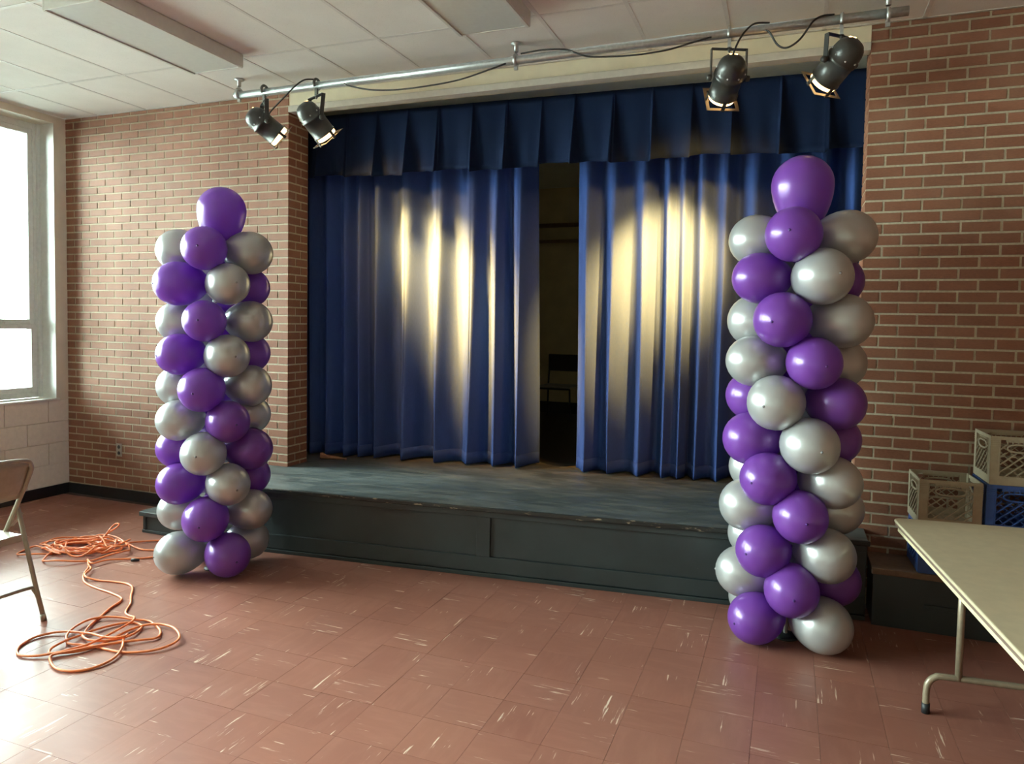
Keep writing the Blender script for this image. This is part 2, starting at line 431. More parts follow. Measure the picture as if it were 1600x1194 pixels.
# baseboards
b1 = struct('baseboard_back_left', MB().box(XL, 2.36, -.016, 0, 0, .098), 'base_black', 'black vinyl cove base along brick wall', bevel=.004)
struct('baseboard_back_right', MB().box(7.9, XR, -.016, 0, 0, .098), 'base_black', bevel=.004)
struct('baseboard_left', MB().box(0, .016, YB, -.016, 0, .098), 'base_black', 'black vinyl cove base under the window wall', bevel=.004)
# side wall with windows
wz0, wz1 = WIN_Z
w = MB()
w.box(-.32, -.012, YB, -.0, -.02, wz0-.02)
w.box(-.32, 0, YB, 0, wz1, H)
ys = [0.0] + [v for a, b in WIN for v in (b, a)] + [YB]
for k in range(0, len(ys), 2): w.box(-.32, 0, ys[k+1], ys[k], wz0-.02, wz1)
wleft = struct('wall_left', w, 'cream', 'cream painted window wall')
# painted blocks under the window
bh = (wz0-.02-.098)/4; stuffb = MB()
for r in range(4):
    y = -.001 + (0.2 if r % 2 else 0)
    while y > YB:
        ya, yb = min(y, -.001), max(y-.4, YB)
        if ya-yb > .02:
            z = .098+r*bh
            if ya > -1.7:
                obj('block', MB().box(-.012, 0, yb+.003, ya-.003, z+.003, z+bh-.003), 'block', wleft)
            else: stuffb.box(-.012, 0, yb+.003, ya-.003, z+.003, z+bh-.003)
        y -= .4
o = obj('blocks_beyond_view', stuffb, 'block', wleft); o['kind'] = 'stuff'
# windows
for n, (y0, y1) in enumerate(WIN):
    fx0, fx1 = -.27, -.20
    wf = MB()
    wf.box(fx0, fx1, y0, y0+.055, wz0, wz1).box(fx0, fx1, y1-.055, y1, wz0, wz1)
    wf.box(fx0, fx1, y0+.055, y1-.055, wz0, wz0+.055).box(fx0, fx1, y0+.055, y1-.055, wz1-.055, wz1)
    win = struct('window_%d' % (n+1), wf, 'alu', 'tall aluminium window with a low opening sash' if n == 0 else 'second aluminium window along the side wall', bevel=.003)
    ym = (y0+y1)/2
    for a, b in ((y0+.055, ym-.02), (ym+.02, y1-.055)):
        if a == y0+.055: obj('mullion', MB().box(fx0-.005, fx1+.012, ym-.025, ym+.025, wz0+.055, wz1-.055), 'alu', win, bevel=.003)
        for za, zb in ((wz0+.055, 1.60), (1.60, wz1-.055)):
            s = MB(); t = .045; x0_, x1_ = fx0+.012, fx1+.015 if za < 1.5 else fx1-.008
            s.box(x0_, x1_, a, a+t, za, zb).box(x0_, x1_, b-t, b, za, zb).box(x0_, x1_, a+t, b-t, za, za+t).box(x0_, x1_, a+t, b-t, zb-t, zb)
            sash = obj('sash', s, 'alu', win, bevel=.003)
            obj('pane', MB().box(fx0+.03, fx0+.036, a+t, b-t, za+t, zb-t), 'glass', sash)
        if n == 0: obj('sash_latch', MB().box(fx1+.015, fx1+.03, b-.30, b-.27, 1.60, 1.625).box(fx1+.028, fx1+.04, b-.30, b-.21, 1.605, 1.62), 'alu', win, bevel=.002)
    obj('sill', MB().box(fx1, .022, y0-.02, y1+.02, wz0-.02, wz0), 'white', win, bevel=.003)
    obj('jamb_liner', MB().box(fx1+.0, 0.002, y1-.004, y1+.0, wz0, wz1), 'white', win)
    obj('jamb_bead', MB().box(fx1-.004, fx1+.03, y1-.03, y1-.004, wz0, wz1), 'alu', win, bevel=.004)
# unseen sides of the hall
struct('wall_right', MB().box(XR, XR+.2, YB, REV, -.06, H), 'brick', 'brick side wall')
struct('wall_rear', MB().box(XL-.3, XR+.2, YB-.2, YB, -.06, H), 'cream', 'cream painted rear wall')
# ceiling
cl = struct('ceiling', MB().box(XL-.32, XR+.2, YB-.2, 5.0, H+.02, H+.12), 'white', 'suspended ceiling of off-white mineral panels')
GX = [-.15, .42, 1.01, 1.60, 2.17, 2.73, 3.28, 3.83, 4.39, 4.93, 5.46, 5.98, 6.52, 7.06, 7.60, 8.14, 8.68, 9.22, 9.8]
GY = [0.0, -.75, -1.86, -2.97, -4.08, -5.19, -6.3, YB]
restc = MB(); g2 = .012
cache = {}
for i in range(len(GX)-1):
    for k in range(len(GY)-1):
        a, b, c, d = max(GX[i]+g2, 0), GX[i+1]-g2, GY[k+1]+g2, GY[k]-(g2 if k else 0)
        wv, hv = round(b-a, 4), round(d-c, 4)
        if k < 3 and GX[i] < 7.7:
            if (wv, hv) not in cache:
                me = MB().box(-wv/2, wv/2, -hv/2, hv/2, .0018, .019).mesh('ceiling_panel'); me.materials.append(MT['ceil_panel']); cache[(wv, hv)] = me
            inst('ceiling_panel', cache[(wv, hv)], cl, ((a+b)/2, (c+d)/2, H+random.uniform(-.0005, .0008)))
        else: restc.box(a, b, c, d, H+.004, H+.019)
o = obj('panels_beyond_view', restc, 'ceil_panel', cl); o['kind'] = 'stuff'
for x in GX[1:-1]: obj('grid_bar', MB().box(x-g2, x+g2, YB, 0, H-.0008, H+.006), 'grid', cl)
for y in GY[1:-1]: obj('grid_bar', MB().box(0, XR, y-g2+.0005, y+g2-.0005, H-.0004, H+.006), 'grid', cl)
obj('wall_angle', MB().box(0, XR, -.022, -BD-.002, H-.0008, H+.003), 'grid', cl)
# backstage room
struct('wall_backstage_rear', MB().box(1.0, 8.6, 4.55, 4.7, .3, H+.02), 'dim_wall', 'dim beige wall seen between the curtains')
struct('wall_backstage_left', MB().box(.85, 1.0, REV, 4.7, .3, H+.02), 'dim_wall')
struct('wall_backstage_right', MB().box(8.6, 8.75, REV, 4.7, .3, H+.02), 'dim_wall')
struct('trim_2', MB().box(1.0, 8.6, 4.49, 4.55, 3.00, 3.05), 'dim_brown', 'dark rail high on the backstage wall')
struct('trim_3', MB().box(1.0, 8.6, 4.49, 4.55, 2.79, 2.83), 'dim_brown', 'dark rail below the upper rail backstage')
struct('baseboard_backstage', MB().box(1.0, 8.6, 4.53, 4.55, .469, .62), 'base_black')
struct('floor_backstage', MB().box(1.0, 8.6, REV+.9, 4.7, .3, .468), 'dark_floor', 'dark floor behind the curtains')
struct('ground_outside', MB().box(-60, -.33, -60, 60, -.9, -.6), 'ground')

# ------------------------------------------------------------------ stage
ST = .469
xs0, xs1 = 2.36, 6.85
st = thing('stage', (4.5, 0, 0), 'low black wooden stage platform with worn deck and panelled front', 'stage')
deck = MB().prism([(xs0, stage_y(xs0)), (xs1, stage_y(xs1)), (xs1, -.001), (X2, -.001), (X2, REV+.001), (8.5, REV+.001), (8.5, REV+.9), (1.05, REV+.9), (1.05, REV+.001), (X1, REV+.001), (X1, -.010), (xs0, -.010)], ST-.03, ST)
obj('deck', deck, 'deck', st)
def along(x0, x1, d0, d1, z0, z1):          # board following the slightly skewed stage front; d = distance in front of it
    return [(x0, stage_y(x0)-d1), (x1, stage_y(x1)-d1), (x1, stage_y(x1)-d0), (x0, stage_y(x0)-d0)], z0, z1
obj('nosing', MB().prism(*along(xs0, xs1+.012, 0, .022, ST-.028, ST+.001)), 'nosing', st, bevel=.005)
obj('fascia', MB().prism(*along(xs0, xs1, -.05, -.03, 0, ST-.03)), 'fascia', st)
obj('side_panel', MB().box(xs1-.03, xs1-.002, stage_y(xs1)+.031, -.002, 0, ST-.03), 'fascia', st)
obj('side_panel', MB().box(xs0+.002, xs0+.03, stage_y(xs0)+.031, -.012, 0, ST-.03), 'fascia', st)
obj('top_rail', MB().prism(*along(xs0, xs1, -.03, -.008, .398, ST-.03)), 'fascia', st, bevel=.003)
obj('bottom_rail', MB().prism(*along(xs0, xs1, -.03, -.008, .028, .132)), 'fascia', st, bevel=.003)
obj('base_strip', MB().prism(*along(xs0, xs1, -.008, .006, 0, .026)), 'fascia', st, bevel=.003)
for x in (2.41, 4.525, 6.80): obj('stile', MB().prism(*along(x-.047, x+.047, -.03, -.0085, .132, .398)), 'fascia', st, bevel=.003)
for a, b in ((2.457, 4.478), (4.572, 6.753)): obj('panel', MB().prism(*along(a+.002, b-.002, -.03, -.026, .134, .396)), 'fascia', st)
# steps at both ends
def steps(name, x0, x1, x2, yf, yb, z1, z2, label):
    t = thing(name, ((x0+x2)/2, (yf+yb)/2, 0), label, 'steps')
    for i, (a, b, z) in enumerate(((min(x0, x1), max(x0, x1), z1), (min(x1, x2), max(x1, x2), z2))):
        if b-a < .02: continue
        obj('tread', MB().box(a-.02, b+.02 if i == 0 and x0 < x2 else b, yf-.022, yb, z-.035, z), 'deck', t, bevel=.004)
        obj('riser_box', MB().box(a, b, yf, yb-.01, 0, z-.035), 'fascia', t)
        obj('corner_bead', MB().box(a+.025, a+.035, yf-.008, yf, .02, z-.045), 'fascia', t)
        obj('base_bead', MB().box(a, b, yf-.012, yf, 0, .022), 'fascia', t, bevel=.003)
    return t
steps('stage_steps', 1.69, 2.02, 2.335, -.67, -.03, .165, .315, 'small black wooden steps beside the brick wall near the orange cord')
t = thing('side_platform', (7.3, -.16, 0), 'low black wooden platform against brick wall carrying the stacked crates', 'platform')
obj('top_board', MB().box(6.87, 7.78, -.345, -.012, .300, .335), 'dim_brown', t, bevel=.004)
obj('front_board', MB().box(6.88, 7.77, -.325, -.30, 0, .30), 'fascia', t)
obj('end_board', MB().box(7.745, 7.77, -.30, -.02, 0, .30), 'fascia', t)
obj('end_board', MB().box(6.88, 6.905, -.30, -.02, 0, .30), 'fascia', t)
obj('rail', MB().box(7.14, 7.77, -.337, -.325, .135, .160), 'fascia', t, bevel=.003)

# ------------------------------------------------------------------ curtains
def drape(name, xa, xb, ztop, zbot, seed, nfold, label, side):
    rnd = random.Random(seed)
    wd = [rnd.uniform(.5, 1.5) for _ in range(nfold)]; s = sum(wd); edges = [0]
    for q in wd: edges.append(edges[-1]+q/s)
    dep = [rnd.uniform(.6, 1.25) for _ in range(nfold+1)]; ph = [rnd.uniform(0, 6.28) for _ in range(nfold+1)]
    asym = [rnd.uniform(-.35, .35) for _ in range(nfold+1)]
    PER = 22; NZ = 26; nx = nfold*PER
    def pt(i, tz):
        u = i/PER; k = min(int(u), nfold-1); fr = u-k
        x = edges[k]+(edges[k+1]-edges[k])*fr
        wdt = (edges[k+1]-edges[k])*abs(xb-xa)
        flare = .45+.75*tz**.8
        d = dep[k]*(1-fr)+dep[min(k+1, nfold)]*fr
        c = .5+.5*cos(2*pi*fr)                       # 1 in the valley between folds, 0 at the crest
        prof = c**2.2
        amp = min(.11, wdt*.55)*d*flare
        X = xa+(xb-xa)*x + .26*wdt*sin(2*pi*fr+asym[k]*sin(pi*fr))*flare*.55
        X += .012*sin(3*tz+ph[k])*tz
        Y = (.60+.12*(X-3.0)) + prof*amp*1.6 + .010*sin(9*x*nfold+ph[k]*.3+2*tz)*tz - .03
        # slight curl of the leading edge
        if side == 'L' and x > .97: Y += (x-.97)*1.2
        if side == 'R' and x < .03: Y += (.03-x)*1.2
        return X, Y
    def grid(z0, z1, nz, dy, ia=0, ib=None):
        ib = nx if ib is None else ib
        vs, fs = [], []
        for j in range(nz+1):
            z = z0+(z1-z0)*j/nz; tz = (ztop-z)/(ztop-zbot)
            for i in range(ia, ib+1):
                X, Y = pt(i, tz)
                vs.append((X, Y-dy, z + (.006*sin(i*.21) if z == zbot else 0)))
        n = ib-ia+1
        for j in range(nz):
            for i in range(n-1):
                fs.append((j*n+i, j*n+i+1, (j+1)*n+i+1, (j+1)*n+i))
        return vs, fs
    m = MB(); m.add(*grid(zbot, ztop, NZ, 0), True)
    cx = (xa+xb)/2
    o = obj(name, m, 'drape', loc=(cx, .6+.12*(cx-3), zbot)); tag(o, label, 'curtain', 'main stage curtains')
    md = o.modifiers.new('thick', 'SOLIDIFY'); md.thickness = .004; md.offset = 0
    hm = MB(); hm.add(*grid(zbot+.001, zbot+.10, 2, .0045), True)
    h = obj('hem', hm, 'drape', o); md = h.modifiers.new('thick', 'SOLIDIFY'); md.thickness = .003; md.offset = 0
    return o
drape('stage_curtain', 2.15, 4.385, 3.30, .484, 4, 11, 'blue stage curtain hanging beside the tan brick pillar, closer to the window', 'L')
drape('stage_curtain', 4.735, 7.15, 3.30, .484, 12, 12, 'blue stage curtain hanging behind the taller balloon column', 'R')
def valance():
    rnd = random.Random(3)
    px = [2.30, 2.60, 2.86, 3.14, 3.42, 3.70, 3.99, 4.28, 4.56, 4.82, 5.12, 5.40, 5.68, 5.97, 6.28, 6.58, 6.90, 7.1]
    ztop, zbot = 3.42, 2.905; NZ = 12
    def column(z, tz):
        A = .003+.066*tz**1.1; ctrl = []; wb = .07+.20*tz
        for k in range(len(px)-1):
            a, wv = px[k], px[k+1]-px[k]; d = 1+.25*sin(k*2.3)
            for f, y in ((0, -1), (.025, -.93), (wb*.45, -.42), (wb*.8, -.06), (wb+.06, 0), (wb+.2, -.08), (.62, -.36), (.80, -.62), (.92, -.86), (.97, -.97)):
                ctrl.append((a+wv*(f+.03*sin(k*1.3)*tz), y*d*A, k))
        return [tuple(p) for p in smooth_path(ctrl, 3)]
    vs, fs = [], []; n = len(column(0, 0))
    for j in range(NZ+1):
        tz = j/NZ; z = ztop+(zbot-ztop)*tz
        for x, y, k in column(z, tz):
            zz = z + (.012*sin(k*1.7) + .30*y*tz)*tz
            vs.append((x, .36+.035*(x-3)+y + .012*sin(x*2.1)*tz - .011*tz*sin(x*34+k), zz))
    for j in range(NZ):
        for i in range(n-1): fs.append((j*n+i, (j+1)*n+i, (j+1)*n+i+1, j*n+i+1))
    o = obj('valance', MB().add(vs, fs, True), 'valance', loc=(4.6, .34, zbot))
    tag(o, 'navy pleated valance hanging across the top of the stage opening', 'valance')
    md = o.modifiers.new('thick', 'SOLIDIFY'); md.thickness = .004; md.offset = 0
    return o
valance()

# ------------------------------------------------------------------ balloon columns
def balloon_me(mat, long=1.0, taper=.13):
    prof = []
    for i in range(17):
        th = pi*i/16; c = cos(th)
        z = (.53 if c > 0 else .60*long)*c
        r = .5*sin(th)*(1-taper*((1-c)/2)**2.0)
        prof.append((r, z))
    prof = prof[:-1] + [(.045, -.60*long), (.03, -.64*long), (.05, -.67*long)]
    me = MB().lathe(prof, 28).mesh('balloon'); me.materials.append(MT[mat]); return me
BME = {'P': balloon_me('purple'), 'S': balloon_me('silver')}
BTOP = balloon_me('purple', 1.2, .22)
NUB = {}
for k, mt in (('P', 'nub_p'), ('S', 'nub_s')):
    me = MB().lathe([(0, .014), (.013, .012), (.022, .004), (.026, -.004)], 10).mesh('nub'); me.materials.append(MT[mt]); NUB[k] = me
def aim(d):   # rotation taking +Z to d
    return Vector((0, 0, 1)).rotation_difference(Vector(d)).to_euler()
def column(axis, tocam, right, R, D, layers, top, label):
    t = thing('balloon_column', (axis[0], axis[1], 0), label, 'balloon column', 'balloon columns flanking the stage')
    pl = obj('pole', MB().tube([(axis[0], axis[1], .02), (axis[0], axis[1], top[2]-.12)], .011, 8), 'white', t)
    obj('base_plate', MB().lathe([(0, 0), (.07, 0), (.07, .008), (.02, .014), (0, .014)], 20, (axis[0], axis[1], 0)), 'cap', t)
    rnd = random.Random(axis[0])
    for z, phi, cols in layers:
        for q in range(4):
            a = radians(phi+90*q+rnd.uniform(-3, 3)); c = cols[q]
            d = Vector((tocam[0]*cos(a)+right[0]*sin(a), tocam[1]*cos(a)+right[1]*sin(a), rnd.uniform(-.10, .06))).normalized()
            s = D*rnd.uniform(.96, 1.04)
            o = inst('balloon', BME[c], t, (d.x*R, d.y*R, max(z+rnd.uniform(-.006, .006), s*.5+.002)), aim(d)); o.scale = (s, s, s*rnd.uniform(.97, 1.05))
            o['label'] = 'purple pearl latex balloon' if c == 'P' else 'silver pearl latex balloon'
            if q == 0 or (q == 3 and rnd.random() < .2):
                nb = inst('nub', NUB[c], o, (0, 0, .53)); nb['label'] = 'dark thick latex tip'
    o = inst('balloon', BTOP, t, (top[0]-axis[0], top[1]-axis[1], top[2]), (0, radians(top[4]), 0)); o.scale = (top[3],)*3; o['label'] = 'large purple balloon crowning the column'
    return t
def lay(zs, phis, cols): return list(zip(zs, phis, cols))
# colours run: facing the camera, right of it, behind, left
zsL = [2.131, 1.903, 1.668, 1.448, 1.237, 1.023, .82, .607, .402, .150]
column((2.805, -1.085), (.689, -.725), (.725, .689), .222, .283,
       lay(zsL, (-17, 20)*5, ['PSPS', 'SPSP', 'PSPS', 'SPSP', 'PSPS', 'PSPS', 'SPSP', 'SPSP', 'PSPS', 'PSPS']),
       (2.855, -1.075, 2.38, .325, 4), 'purple and silver balloon column standing beside the orange cord piles')
zsR = [2.167, 1.954, 1.733, 1.511, 1.307, 1.096, .899, .72, .513, .339, .128]
column((6.42, -.69), (-.008, -1.0), (1.0, -.008), .222, .287,
       lay(zsR, [(-8 if i % 2 == 0 else 36)-3.3*i for i in range(11)],
           ['PSPS', 'SPSP', 'PSPS', 'PSPS', 'SPSP', 'SPSP', 'PSPS', 'PSPS', 'PSPS', 'PPSS', 'PSPS']),
       (6.425, -.68, 2.435, .335, -3), 'purple and silver balloon column standing before the brown brick wall edge')

# ------------------------------------------------------------------ lighting pipe and spotlights
PY, PZ = -.40, 3.405
lp = thing('lighting_pipe', (4.6, PY, PZ), 'galvanised lighting pipe hung below the ceiling across the stage front', 'pipe')
obj('pipe', MB().tube([(2.36, PY, PZ-.012), (6.93, PY, PZ+.010)], .026, 16), 'pipe', lp)
for x in (2.395, 4.66, 6.83):
    hg = MB().lathe([(0, 0), (.036, 0), (.036, -.006), (.014, -.012), (.014, -.055)], 14, (x, PY, H-.001))
    hg.tube([(x, PY+.034*cos(a), PZ+.034*sin(a)) for a in [2*pi*k/20 for k in range(20)]], .011, 8, closed=True)
    hg.box(x-.012, x+.012, PY-.008, PY+.008, PZ-.062, PZ-.03)
    obj('hanger', hg, 'pipe' if x > 3 else 'pipe', lp)
def spotlight(x, pivot, target, gain, label, clampmat):
    pv = Vector(pivot); d = (Vector(target)-pv).normalized()
    t = thing('stage_spotlight', (x, PY, PZ-.02), label, 'spotlight', 'spotlights hung from the lighting pipe')
    side = d.cross(Vector((0, 0, 1))).normalized()
    # hook clamp over the pipe
    ck = MB().tube([(x, PY+.036*cos(a), PZ+.036*sin(a)) for a in [radians(q) for q in range(-60, 235, 20)]], .010, 8)
    ck.bar((x, PY-.004, PZ-.03), (x, PY-.004, PZ-.085), .022, .018)
    obj('hook_clamp', ck, clampmat, t)
    top = Vector((x, PY-.004, PZ-.088))
    obj('bolt', MB().lathe([(0, -.022), (.008, -.012), (.008, -.004), (.014, -.004), (.014, .010), (0, .012)], 10, tuple(top)), 'clamp', t)
    # yoke: flat bar bent into a U around the can
    wdt = .104
    hor = Vector((side.x, side.y, 0)).normalized(); thick = Vector((0, 0, 1))
    a, b = top-hor*wdt, top+hor*wdt; pa, pb = pv-hor*wdt, pv+hor*wdt
    yk = MB().bar(a-hor*.002, b+hor*.002, .030, .005, (0, 0, 1))
    perp = hor.cross(Vector((0, 0, 1)))
    yk.bar(a, pa, .005, .030, tuple(perp)); yk.bar(b, pb, .005, .030, tuple(perp))
    obj('yoke', yk, 'can', t)
    for s in (-1, 1):
        obj('yoke_knob', MB().lathe([(0, 0), (.016, 0), (.018, .006), (.016, .022), (0, .024)], 12, tuple(pv+hor*s*(wdt-.002)), tuple(hor*s)), 'can', t)
    # can: domed back, banded barrel, open mouth
    R = .083
    prof = [(0, -.140), (.030, -.137), (.055, -.126), (.072, -.106), (.080, -.084), (R, -.060), (R, -.030), (R+.006, -.028), (R+.006, -.012), (R, -.010), (R, .108), (R+.004, .110), (R+.004, .118), (R-.006, .118), (R-.008, .05), (R-.010, -.02), (0, -.03)]
    body = obj('can', MB().lathe(prof, 28, tuple(pv), tuple(d)), 'can', t)
    sc = MB(); ax2 = d.orthogonal().normalized(); ax3 = d.cross(ax2)
    for k in range(8):
        q = ax2*cos(2*pi*k/8+.3)+ax3*sin(2*pi*k/8+.3)
        sc.lathe([(0, .006), (.005, .004), (.006, 0)], 8, tuple(pv+d*-.052+q*R), tuple(q))
    obj('rivets', sc, 'pipe', body)['kind'] = 'stuff'
    obj('lens', MB().lathe([(R-.007, .100), (R-.004, .119), (R-.005, .142), (R-.020, .149), (0, .152)], 28, tuple(pv), tuple(d)), 'lens', body)
    upv = (Vector((0, 0, 1))-d*d.z).normalized()
    vt = MB()
    for s in (-1, 1):
        c = pv + d*-.128 + upv*.048 + side*s*.014
        nrm = (d*-.75+upv*.66).normalized(); c = c - nrm*.001
        vt.bar(c-upv*.008-d*.006, c+upv*.004+d*.010, .018, .004, tuple(nrm))
    obj('vent', vt, 'vent', body)
    # square gel frame with clips on the mouth
    o2 = pv+d*.157; fr = MB(); u = side; v = d.cross(side).normalized(); hw = .098; bw = .020
    for s in (-1, 1):
        fr.bar(o2+v*s*(hw-bw/2)-u*hw, o2+v*s*(hw-bw/2)+u*hw, bw, .003, tuple(d))
        fr.bar(o2+u*s*(hw-bw/2)-v*(hw-bw), o2+u*s*(hw-bw/2)+v*(hw-bw), bw, .003, tuple(d))
    gf = obj('gel_frame', fr, 'gel', t)
    cp = MB()
    for q in (v, -v, u, -u): cp.bar(o2+q*(R+.006)-d*.05, o2+q*(R+.006)+d*.012, .022, .005, tuple(q)); cp.bar(o2+q*(R+.010)+d*.010, o2+q*(R-.012)+d*.010, .022, .005, tuple(d))
    obj('frame_clips', cp, 'can', gf)['kind'] = 'stuff'
    for nm, watts, cone in (('spotlight_beam', SPOT_W, 37), ('spotlight_field', SPOT_W*.04, 75)):
        l = bpy.data.lights.new(nm, 'SPOT'); l.energy = watts*gain; l.color = (1.0, .42, .06); l.spot_size = radians(cone); l.spot_blend = 1.0; l.shadow_soft_size = .05
        lo = bpy.data.objects.new(nm, l); COL.objects.link(lo); lo.parent = t
        lo.location = (pv+d*.172)-t.location; lo.rotation_euler = (-d).to_track_quat('Z', 'Y').to_euler()
    return t
TL, TR = (3.56, .70, 2.02), (5.46, .88, 2.08)
spotlight(2.635, (2.64, PY-.01, 3.150), (3.55, .66, 2.18), 1.7, 'grey-black spotlight hung closest to the pipe end over the tan brick wall', 'clamp')
spotlight(3.105, (3.09, PY-.01, 3.145), (3.62, .68, 1.95), 1.6, 'grey-black spotlight hung before the pillar edge of the valance', 'clamp')
spotlight(6.00, (6.00, PY-.01, 3.150), (5.46, .90, 2.25), 1.15, 'black spotlight pointing down before the valance, over the balloon column side', 'pipe')
spotlight(6.60, (6.595, PY-.01, 3.175), (5.38, .88, 2.0), 1.15, 'black spotlight tilted toward the window side, hung next to brown brick', 'pipe')
CABLES = [([(2.69, -.42, 3.22), (2.72, -.43, 3.24), (2.807, -.44, 3.297), (2.90, -.44, 3.365), (2.95, -.44, 3.40), (3.02, -.43, 3.437), (3.10, -.41, 3.437)], 'short black lamp cable looping from the end spotlight to the pipe'),
          ([(3.36, -.43, 3.375), (3.408, -.43, 3.354), (3.578, -.43, 3.311), (3.784, -.43, 3.291), (4.033, -.43, 3.293), (4.273, -.43, 3.311), (4.504, -.43, 3.358), (4.60, -.43, 3.38)], 'black cable sagging below the pipe next to the cream header, window side'),
          ([(4.70, -.42, 3.435), (4.85, -.42, 3.442), (5.0, -.425, 3.425), (5.10, -.435, 3.38), (5.196, -.435, 3.354), (5.418, -.435, 3.337), (5.632, -.435, 3.343), (5.801, -.435, 3.372), (5.9, -.43, 3.39)], 'black cable sagging below the pipe next to the downward spotlight'),
          ([(6.00, -.46, 3.36-.02), (6.041, -.45, 3.31), (6.05, -.45, 3.30), (6.075, -.45, 3.345), (6.11, -.45, 3.41), (6.15, -.43, 3.437), (6.22, -.41, 3.438)], 'black cable rising from the downward spotlight onto the pipe'),
          ([(6.20, -.435, 3.39), (6.224, -.437, 3.372), (6.268, -.437, 3.299), (6.32, -.437, 3.278), (6.386, -.437, 3.317), (6.45, -.437, 3.405), (6.50, -.42, 3.437), (6.56, -.41, 3.44)], 'black cable in a deep loop between the two spotlights over the balloon column')]
for pts, lab in CABLES:
    if 'rising' in lab: pts = [(6.03, -.512, 3.243), (6.045, -.52, 3.28), (6.06, -.49, 3.33), (6.09, -.455, 3.39), (6.14, -.43, 3.437), (6.22, -.41, 3.438)]
    o = obj('power_cable', MB().tube(smooth_path(pts, 6), .0055, 8), 'rubber', loc=pts[0]); tag(o, lab, 'cable', 'lamp cables on the pipe')

# ------------------------------------------------------------------ ceiling light fixtures
def fixture(x0, x1, y0, y1, label):
    zt, zb = H-.001, 3.425
    t = thing('ceiling_light', ((x0+x1)/2, (y0+y1)/2, zt), label, 'ceiling light', 'surface fluorescent fixtures')
    h = MB(); w_ = .012
    h.box(x0, x0+w_, y0, y1, zb, zt).box(x1-w_, x1, y0, y1, zb, zt).box(x0+w_, x1-w_, y0, y0+w_, zb, zt).box(x0+w_, x1-w_, y1-w_, y1, zb, zt)
    obj('housing', h, 'lamp_box', t, bevel=.003)
    obj('diffuser', MB().box(x0+.014, x1-.014, y0+.014, y1-.014, zb+.004, zb+.010), 'diffuser', t)
    for x in (x0+.004, x1-.024): obj('lens_rim', MB().box(x, x+.020, y0+.002, y1-.002, zb-.004, zb+.003), 'lamp_box', t, bevel=.002)
fixture(2.34, 2.79, -1.91, -.80, 'unlit white fluorescent ceiling fixture closest to the window')
fixture(4.45, 4.91, -1.93, -.82, 'unlit white fluorescent ceiling fixture above mid stage')

# ------------------------------------------------------------------ wall outlet, brown scrap
t = thing('wall_outlet', (.653, -BD, .458), 'steel outlet plate on the tan brick wall', 'outlet')
obj('plate', MB().box(.619, .688, -BD-.006, -BD+.001, .398, .518), 'outlet', t, bevel=.002)
for z in (.43, .486): obj('socket', MB().lathe([(0, .004), (.014, .004), (.017, 0)], 14, (.653, -BD-.006, z), (0, -1, 0)), 'cap', t)
pts = [(2.575, .40, ST+.027), (2.61, .41, ST+.024), (2.66, .42, ST+.017), (2.73, .44, ST+.012), (2.80, .455, ST+.008)]
m = MB().tube(smooth_path(pts, 4), [.030, .032, .030, .027, .024, .021, .02, .019, .018, .017, .016, .015, .014, .012, .010, .008, .007], 10)
rr = random.Random(2); m.v = [(a+rr.uniform(-.004, .004), b+rr.uniform(-.004, .004), max(c+rr.uniform(-.004, .004), ST+.0005)) for a, b, c in m.v]
tag(obj('paper_scrap', m, 'brownrag', loc=(2.6, .42, ST)), 'crumpled brown scrap on the deck beside the pillar', 'scrap')

# ------------------------------------------------------------------ orange extension cord
PA = [[1.924,-1.334],[2.046,-1.423],[2.122,-1.512],[2.209,-1.59],[2.309,-1.644],[2.45,-1.676],[2.583,-1.696],[2.697,-1.727],[2.742,-1.77],[2.776,-1.866],[2.841,-1.993],[2.891,-2.085],[2.96,-2.174],[2.989,-2.203],[3.054,-2.223],[3.125,-2.206],[3.174,-2.162],[3.195,-2.101],[3.181,-2.03],[3.144,-1.976],[3.077,-1.954],[3.025,-1.982],[2.989,-2.043],[2.968,-2.122],[2.965,-2.194],[2.959,-2.255],[2.962,-2.32],[2.975,-2.367],[3.008,-2.396],[3.049,-2.37],[3.106,-2.32],[3.135,-2.255],[3.137,-2.182],[3.131,-2.1],[3.137,-2.015],[3.177,-1.958],[3.244,-1.933],[3.337,-1.943],[3.435,-1.998],[3.475,-2.056],[3.467,-2.131],[3.411,-2.195],[3.315,-2.239],[3.195,-2.247],[3.083,-2.254],[2.993,-2.28],[2.939,-2.257],[2.884,-2.206],[2.844,-2.125],[2.835,-2.041],[2.875,-1.984],[2.953,-1.948],[3.043,-1.933],[3.126,-1.912],[3.219,-1.944],[3.296,-1.991],[3.338,-2.053],[3.303,-2.098],[3.246,-2.154],[3.194,-2.212],[3.137,-2.281],[3.085,-2.351],[3.04,-2.408],[3.09,-2.452],[3.176,-2.486],[3.252,-2.478],[3.311,-2.434],[3.337,-2.363],[3.329,-2.293],[3.278,-2.212],[3.207,-2.143],[3.181,-2.098]]
PB = [[2.046,-1.423],[2.122,-1.467],[2.175,-1.548],[2.241,-1.59],[2.323,-1.574],[2.435,-1.552],[2.541,-1.547],[2.629,-1.585],[2.728,-1.683],[2.82,-1.765],[2.901,-1.868],[2.959,-1.898],[3.041,-1.933],[3.08,-1.979],[3.099,-2.046],[3.112,-2.127],[3.118,-2.208],[3.109,-2.275],[3.071,-2.34],[3.029,-2.392],[2.969,-2.438],[2.898,-2.46],[2.839,-2.442],[2.783,-2.388],[2.757,-2.302],[2.787,-2.238],[2.851,-2.197],[2.946,-2.18],[3.024,-2.175],[3.116,-2.182],[3.18,-2.167],[3.21,-2.132]]
